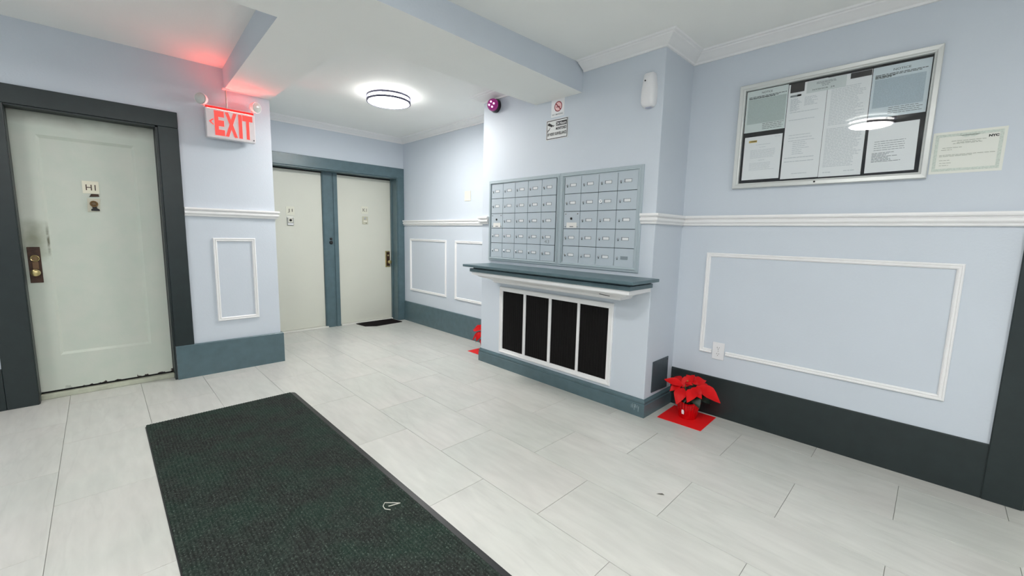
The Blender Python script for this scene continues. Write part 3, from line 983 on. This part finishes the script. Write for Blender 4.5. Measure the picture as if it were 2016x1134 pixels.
def paper(name, label, cat, u0, u1, v0, v1, w, material, rows=(), blocks=(), texts=(), tilt=0.0, ink=GREYINK, group=None, mm=None):
    """rows: (v, u0, u1, height) thin print lines; blocks: (u0,u1,v0,v1,material); texts: (str,u0,u1,v0,v1,material)"""
    base = mm or m
    U, V = u1 - u0, v1 - v0
    ct, st = math.cos(tilt), math.sin(tilt)
    mp = lambda u, v, w_: base(u0 + u * ct - v * st, v0 + u * st + v * ct, w + w_)
    p = MB(mp).box(0, U, 0, V, 0, .0008).build(name, material)
    tag(p, label, cat, group)
    rnd = random.Random(name + label)
    if rows:
        b = MB(mp)
        for v, a, c, hh in rows:
            x = a
            while x < c - .02:
                L_ = rnd.uniform(.04, .11)
                e = min(c, x + L_)
                b.quad(x * U, e * U, v * V, (v + hh) * V, .0010)
                x = e + rnd.uniform(.008, .016)
        b.build('printed_lines', ink, p)['kind'] = 'stuff'
    for i, (a, c, d, e, mt) in enumerate(blocks):
        MB(mp).box(a * U, c * U, d * V, e * V, .0008, .0011).build('printed_block', mt, p)
    for s, a, c, d, e, mt in texts:
        b = MB(mp)
        text_mesh(b, s, a * U, c * U, d * V, e * V, .0012, bold=.015)
        b.build('lettering', mt, p)
    return p


def rows(v0, v1, n, a, b, h=.008, ragged=.12, seed=1):
    r = random.Random(seed)
    return [(v1 - (v1 - v0) * i / max(1, n - 1), a, b - r.random() * ragged, h) for i in range(n)]


dense1 = mat('dense_print_grey', (184, 196, 194), .7, var=.10, scale=220)
dense2 = mat('dense_print_blue', (178, 192, 202), .7, var=.10, scale=220)
GI2 = mat('mid_print', (104, 110, 112), .7)
paper('notice_sheet', 'grey green NOTICE sheet at the upper corner nearest the mailbox wall', 'notice', .040, .277, .366, .632, .005, PAPERG,
      rows=[(.84, .06, .97, .016), (.815, .06, .80, .016), (.80, .06, .70, .016)] + rows(.05, .17, 4, .45, .98, .012, .1, 3),
      blocks=[(.05, .97, .20, .79, dense1)], texts=[('NOTICE', .37, .63, .90, .945, GI2)], ink=GI2)
paper('letter_sheet', 'white letter with a small gold and black emblem under the grey green notice', 'notice', .050, .270, .056, .336, .005, PAPER,
      rows=[(.80, .32, .70, .010), (.74, .42, .58, .010)] + rows(.50, .68, 8, .18, .86, .008, .06, 4) + [(.44, .42, .58, .010)] + rows(.22, .38, 7, .18, .86, .008, .15, 5) + [(.95, .80, .95, .008)],
      blocks=[(.12, .34, .865, .915, mat('gold_emblem', (214, 184, 96), .6)), (.17, .33, .885, .900, INK)], ink=PALEINK)
tw = rows(.72, .84, 12, .08, .38, .006, .14, 6) + rows(.76, .84, 7, .45, .80, .006, .2, 7) + rows(.62, .70, 2, .08, .85, .007, .1, 8) + rows(.40, .46, 3, .12, .85, .006, .3, 9) + rows(.26, .38, 7, .25, .75, .006, .3, 10) + rows(.18, .22, 2, .06, .9, .008, .1, 11) + [(.05, .3, .7, .007)]
paper('rent_sheet', 'tall white typed sheet in the middle of the board, the one nearer the mailbox wall', 'notice', .280, .480, .046, .624, .0055, PAPER, rows=tw,
      blocks=[(.06, .34, .865, .885, GREYINK), (.24, .35, .867, .886, INK)], ink=PALEINK)
paper('registration_sheet', 'tall white typed sheet in the middle of the board, under the wider black strip', 'notice', .482, .683, .044, .622, .0055, PAPER,
      rows=rows(.52, .88, 24, .10, .92, .006, .25, 12) + rows(.10, .48, 26, .08, .95, .006, .2, 13) + [(.04, .1, .3, .008), (.045, .6, .85, .008)], ink=PALEINK)
paper('header_card', 'pale card with three lines of print at the top of the tall white sheets', 'notice', .376, .568, .553, .620, .0075, mat('pale_card', (214, 220, 220), .5),
      rows=[(.78, .25, .75, .05), (.68, .25, .75, .05), (.56, .38, .62, .05), (.44, .40, .60, .05)],
      texts=[('NYSHCR  24', .16, .72, .16, .28, GI2)], ink=GREYINK)
st1 = paper('black_strip', 'short black strip at the top of the board left of the pale card', 'label', .290, .364, .572, .624, .008, mat('black_strip', (40, 34, 36), .5))
st2 = paper('black_strip', 'longer black strip at the top of the board right of the pale card', 'label', .586, .681, .590, .620, .008, st1.data.materials[0])
paper('notice_sheet', 'blue grey NOTICE sheet at the upper corner of the board next to the certificate', 'notice', .686, .922, .348, .622, .0065, mat('blue_grey_paper', (212, 222, 228), .6),
      rows=[(.83, .05, .96, .016), (.805, .05, .85, .016), (.79, .05, .40, .016), (.77, .05, .34, .016)] + rows(.06, .17, 4, .35, .96, .010, .1, 15),
      blocks=[(.05, .93, .20, .755, dense2)], texts=[('NOTICE', .36, .66, .885, .925, GI2)], ink=GI2)
paper('letter_sheet', 'slightly tilted white letter under the blue grey notice', 'notice', .700, .908, .048, .310, .005, PAPER,
      rows=rows(.46, .64, 5, .15, .85, .010, .2, 16) + rows(.22, .40, 8, .12, .75, .012, .35, 17), ink=GREYINK, tilt=.012)

# certificate
m2 = on_x(3.18, .084, 1.670)
ct = MB(m2).box(0, .257, 0, .210, 0, .0015).build('certificate', PAPERC)
tag(ct, 'cream certificate with an ornate green border beside the noticeboard', 'certificate')
lace = mat('lace_border', (206, 215, 206), .7, var=.12, scale=160)
b = MB(m2)
b.sweep([(.010, .012), (.010, .198), (.246, .198), (.246, .012)], [(0, .0014), (0, .0019), (.013, .0019), (.013, .0014)], closed=True)
b.poly([(.095, .187), (.118, .176), (.132, .180), (.146, .176), (.170, .187)], .0014, .0019)
b.build('ornate_border', lace, ct)
b = MB(m2)
text_mesh(b, 'NYC', .197, .231, .166, .178, .0024, bold=.06)
b.build('lettering', INK, ct)
b = MB(m2)
rnd = random.Random(5)
for v, a, c in ((.160, .070, .190), (.152, .090, .170), (.147, .076, .178), (.128, .040, .110), (.118, .036, .075), (.092, .032, .226), (.086, .032, .150), (.066, .034, .072), (.052, .036, .078), (.040, .036, .070)):
    x = a
    while x < c:
        e = min(c, x + rnd.uniform(.008, .022))
        b.quad(x, e, v, v + .0022, .0024)
        x = e + .0025
b.build('printed_lines', mat('cert_print', (158, 162, 150), .7), ct)['kind'] = 'stuff'

# ================================================================== FLOOR MATS
fm = empty('entrance_mat', (.59, 2.0, 0), 'large charcoal ribbed entrance mat with rubber edge', 'mat')
x0, x1, y0, y1 = .128, 1.040, .48, 3.53
c = .022


def rrect(a0, a1, b0, b1, r, n=4):
    P_ = []
    for cx, cy, s in ((a1 - r, b1 - r, 0), (a0 + r, b1 - r, 1), (a0 + r, b0 + r, 2), (a1 - r, b0 + r, 3)):
        for i in range(n + 1):
            a = math.pi / 2 * (s + i / n)
            P_.append((cx + r * math.cos(a), cy + r * math.sin(a)))
    return P_


MB().poly(rrect(x0, x1, y0, y1, .03), 0.0, .004).build('rubber_edge', RUBBER, fm, bevel=.0015, seg=1)
# ribbed pile: ribs run along the mat
n = 2 * 58
xa, xb, ya, yb = x0 + .006, x1 - .030, y0 + .012, y1 - .006
pts, F = [], []
for i in range(n + 1):
    x = xa + (xb - xa) * i / n
    z = .0100 if i % 2 else .0062
    pts += [(x, ya, z), (x, yb, z)]
for i in range(n):
    F.append((2 * i, 2 * i + 2, 2 * i + 3, 2 * i + 1))
k = len(pts)
pts += [(xa, ya, .003), (xb, ya, .003), (xb, yb, .003), (xa, yb, .003)]
F += [(0, 1, k + 3, k), (2 * n, 2 * n + 1, k + 2, k + 1)]
MB().add(pts, F).build('ribbed_pile', PILE, fm)
MB().poly([(xa, yb - .001), (xb, yb - .001), (xb, yb), (xa, yb)], .003, .0075).build('pile_end', PILE, fm)

ms = MB().poly([(2.505, 5.645), (2.535, 5.425), (2.66, 5.345), (3.075, 5.378), (3.055, 5.71)], 0, .008).build('door_mat', mat('black_mat', (27, 23, 25), .95, spec=.1, var=.3, scale=120, bump=.4, bscale=300))
tag(ms, 'small black door mat in front of the K1 door', 'mat')

cl = MB().tube([(.884, 1.672, .0115), (.868, 1.694, .0115), (.871, 1.719, .0115), (.889, 1.738, .0115), (.917, 1.712, .0115), (.942, 1.686, .0115), (.915, 1.694, .0115), (.890, 1.702, .0115)], .0022, 6).build('wire_twist', mat('pale_wire', (208, 206, 196), .4), smooth=True)
tag(cl, 'bent pale wire twist lying on the entrance mat', 'wire')
lf = MB().add([(1.946, .884, .001), (1.953, .872, .006), (1.962, .858, .009), (1.966, .848, .002), (1.958, .860, .001), (1.950, .875, .001)], [(0, 1, 5), (1, 2, 4, 5), (2, 3, 4)]).build('leaf_fragment', mat('dry_leaf', (92, 90, 82), .7))
tag(lf, 'tiny dark curled leaf fragment on the floor tiles', 'leaf')


# ================================================================== POINSETTIAS
BRACT = mat('red_bract', (204, 8, 13), .5, spec=.2, var=.14, scale=14)
LEAFG = mat('dark_green_leaf', (26, 44, 30), .4, var=.2, scale=20)
FOIL = mat('red_foil', (214, 14, 24), .16, metal=.55, bump=.35, bscale=45)
STEM = mat('plant_stem', (74, 92, 50), .6)
VR = Vector((.364, -.931, 0))        # to the viewer's right
VA = Vector((.931, .364, 0))         # away from the viewer


def leaf_mesh(base, tip, width, arch, face):
    """pointed leaf from base to tip, arched upward, folded on its midrib; 'face' is what the blade looks towards"""
    b, t = Vector(base), Vector(tip)
    d = t - b
    side = d.cross(Vector(face)).normalized()
    nrm = side.cross(d).normalized()
    if nrm.dot(Vector(face)) < 0:
        nrm = -nrm
    P_, F_ = [], []
    N = 6
    shape = [.10, .62, .96, 1.0, .74, .38, 0.0]
    for i in range(N + 1):
        s = i / N
        c_ = b + d * s + nrm * (arch * math.sin(math.pi * min(1, s * 1.1)) * d.length)
        hw_ = width * .5 * shape[i]
        wob = .012 * math.sin(5 * s + width * 90)
        P_ += [tuple(c_ - side * hw_ + nrm * (hw_ * .28 + wob * .4)), tuple(c_), tuple(c_ + side * hw_ + nrm * (hw_ * .28 - wob * .4))]
    for i in range(N):
        a = 3 * i
        F_ += [(a, a + 1, a + 4, a + 3), (a + 1, a + 2, a + 5, a + 4)]
    return P_, F_


def poinsettia(cx, cy, bracts, greens, label, sticker):
    org = Vector((cx, cy, .003))
    t = empty('poinsettia', tuple(org), label, 'potted plant', 'potted poinsettias')
    # pleated foil pot cover
    n = 48
    pts, F = [], []
    prof = [(.058, 0), (.060, .006), (.066, .04), (.072, .08), (.077, .115), (.084, .128), (.079, .124), (.070, .112), (.064, .100)]
    for j, (r, z) in enumerate(prof):
        for i in range(n):
            a = 2 * math.pi * i / n
            rr = r * (1 + (.035 if i % 2 else -.02) * min(1, z * 12)) + (.006 * math.sin(3 * a + 1) if 4 <= j <= 6 else 0)
            pts.append((cx + rr * math.cos(a), cy + rr * math.sin(a), org.z + z + (.006 * math.sin(5 * a) if 4 <= j <= 6 else 0)))
    for j in range(len(prof) - 1):
        for i in range(n):
            F.append((j * n + i, j * n + (i + 1) % n, (j + 1) * n + (i + 1) % n, (j + 1) * n + i))
    F.append(tuple(range(n - 1, -1, -1)))
    pot = MB().add(pts, F).build('foil_pot', FOIL, t)
    MB(lambda u, v, w_: (cx + u, cy + v, org.z + w_)).lathe(0, 0, [(.066, .085), (.064, .102), (.03, .106), (.004, .107)], 24).build('soil', mat('potting_soil', (34, 26, 20), .9, bump=.5, bscale=120), t)
    if sticker:
        d = (-VA * .95 - VR * .45).normalized()
        s = Vector((-d.y, d.x, 0))
        q0 = Vector((cx, cy, org.z)) + d * .0745
        P_ = [tuple(q0 + s * a + Vector((0, 0, z)) + d * (z - .06) * .14) for a, z in ((-.008, .040), (.008, .040), (.010, .058), (.007, .074), (-.007, .074), (-.010, .058))]
        MB().add(P_, [(0, 1, 2, 3, 4, 5)]).build('label_sticker', PAPER, pot)
    tops = []
    for k in range(5):
        a = k * 1.26 + .3
        tp = org + Vector((.045 * math.cos(a), .045 * math.sin(a), .21 + .02 * (k % 3)))
        tops.append(tp)
        MB().tube([tuple(org + Vector((.015 * math.cos(a), .015 * math.sin(a), .09))), tuple(org + Vector((.03 * math.cos(a), .03 * math.sin(a), .15))), tuple(tp)], [.005, .004, .003], 6).build('stem', STEM, t)
    for mt, nm, lst in ((BRACT, 'bract', bracts), (LEAFG, 'leaf', greens)):
        for (r0, a0, z0_, r1, a1, z1_, wd, ar) in lst:
            b0 = org + VR * r0 + VA * a0 + Vector((0, 0, z0_))
            b1 = org + VR * r1 + VA * a1 + Vector((0, 0, z1_))
            fc = (-VA * .75 + Vector((0, 0, .85)))
            P_, F_ = leaf_mesh(b0, b1, wd, ar, fc)
            MB().add(P_, F_).build(nm, mt, t, smooth=True)
    for k in range(3):
        p = org + VR * (-.015 + .02 * k) - VA * .01 + Vector((0, 0, .265 - .008 * k))
        MB(lambda u, v, w_, p=p: (p.x + u, p.y + v, p.z + w_)).lathe(0, 0, [(.003, 0), (.006, .005), (.005, .010), (.001, .012)], 8).build('flower_bud', mat('bud', (120, 130, 50), .5), t, smooth=True)
    return t


B1 = [  # r, away, z of base -> r, away, z of tip, width, arch
    (-.045, -.02, .235, -.175, .00, .255, .068, .10),
    (-.050, -.02, .225, .030, .03, .315, .072, .06),
    (.045, -.03, .250, .205, -.06, .165, .098, .14),
    (-.040, -.05, .230, -.078, -.14, .130, .082, .14),
    (.040, -.05, .235, -.010, -.16, .165, .078, .10),
    (.020, .01, .255, .110, .07, .270, .070, .10),
    (-.060, .02, .240, -.110, .11, .250, .070, .12),
    (.000, .04, .255, .010, .14, .275, .070, .10),
    (.060, -.02, .240, .150, .02, .215, .070, .12),
    (.015, -.05, .240, .085, -.12, .190, .070, .12),
    (-.03, -.01, .262, .02, -.05, .262, .040, .10),
    (.01, .00, .268, .06, -.02, .262, .038, .10),
    (-.055, .00, .240, -.130, -.045, .190, .064, .14),
]
G1 = [
    (.020, -.04, .200, .075, -.11, .115, .070, .10),
    (-.020, -.04, .195, -.030, -.115, .140, .058, .10),
    (.050, .00, .190, .150, .00, .120, .070, .14),
    (-.040, .00, .190, -.135, .01, .165, .060, .12),
    (.000, .05, .200, .030, .13, .190, .070, .10),
]
poinsettia(2.995, 1.168, B1, G1, 'potted red poinsettia in red foil in the corner beside the dark access panel', True)
B2 = [
    (-.050, -.02, .245, -.200, .03, .215, .090, .10),
    (-.040, -.02, .250, -.110, -.06, .270, .080, .08),
    (-.070, .00, .215, -.185, .00, .105, .062, .10),
    (-.040, -.04, .230, -.085, -.10, .130, .075, .10),
    (.000, .04, .255, -.060, .13, .275, .075, .10),
    (.020, -.02, .255, .080, -.05, .270, .070, .10),
    (.030, .02, .250, .130, .04, .240, .080, .10),
    (.000, -.04, .250, .010, -.12, .190, .075, .12),
    (-.060, .03, .240, -.150, .09, .250, .075, .12),
    (.040, .03, .245, .090, .12, .230, .075, .12),
    (-.02, 0, .265, .03, -.03, .27, .045, .10),
]
G2 = [
    (-.060, -.02, .180, -.135, -.03, .085, .048, .08),
    (.020, -.04, .195, .070, -.10, .130, .065, .10),
    (.040, .02, .190, .130, .03, .140, .070, .10),
    (-.020, .05, .195, -.050, .13, .165, .070, .10),
]
poinsettia(3.005, 3.415, B2, G2, 'potted red poinsettia mostly hidden behind the mailbox wall in the alcove', False)
for cx, cy, rot, lb in ((2.985, 1.168, .03, 'red paper square under the poinsettia by the access panel'), (3.008, 3.418, .0, 'red paper square under the half hidden poinsettia in the alcove')):
    s = .155
    P_ = []
    for a, c_ in ((-s, -s), (s, -s), (s, s), (-s, s)):
        P_.append((cx + a * math.cos(rot) - c_ * math.sin(rot), cy + a * math.sin(rot) + c_ * math.cos(rot)))
    o = MB().poly(P_, .0002, .0026).build('paper_sheet', REDP)
    tag(o, lb, 'paper sheet', 'red paper squares under the poinsettias')

for o in list(bpy.data.objects):
    if '_o' in o:
        del o['_o']
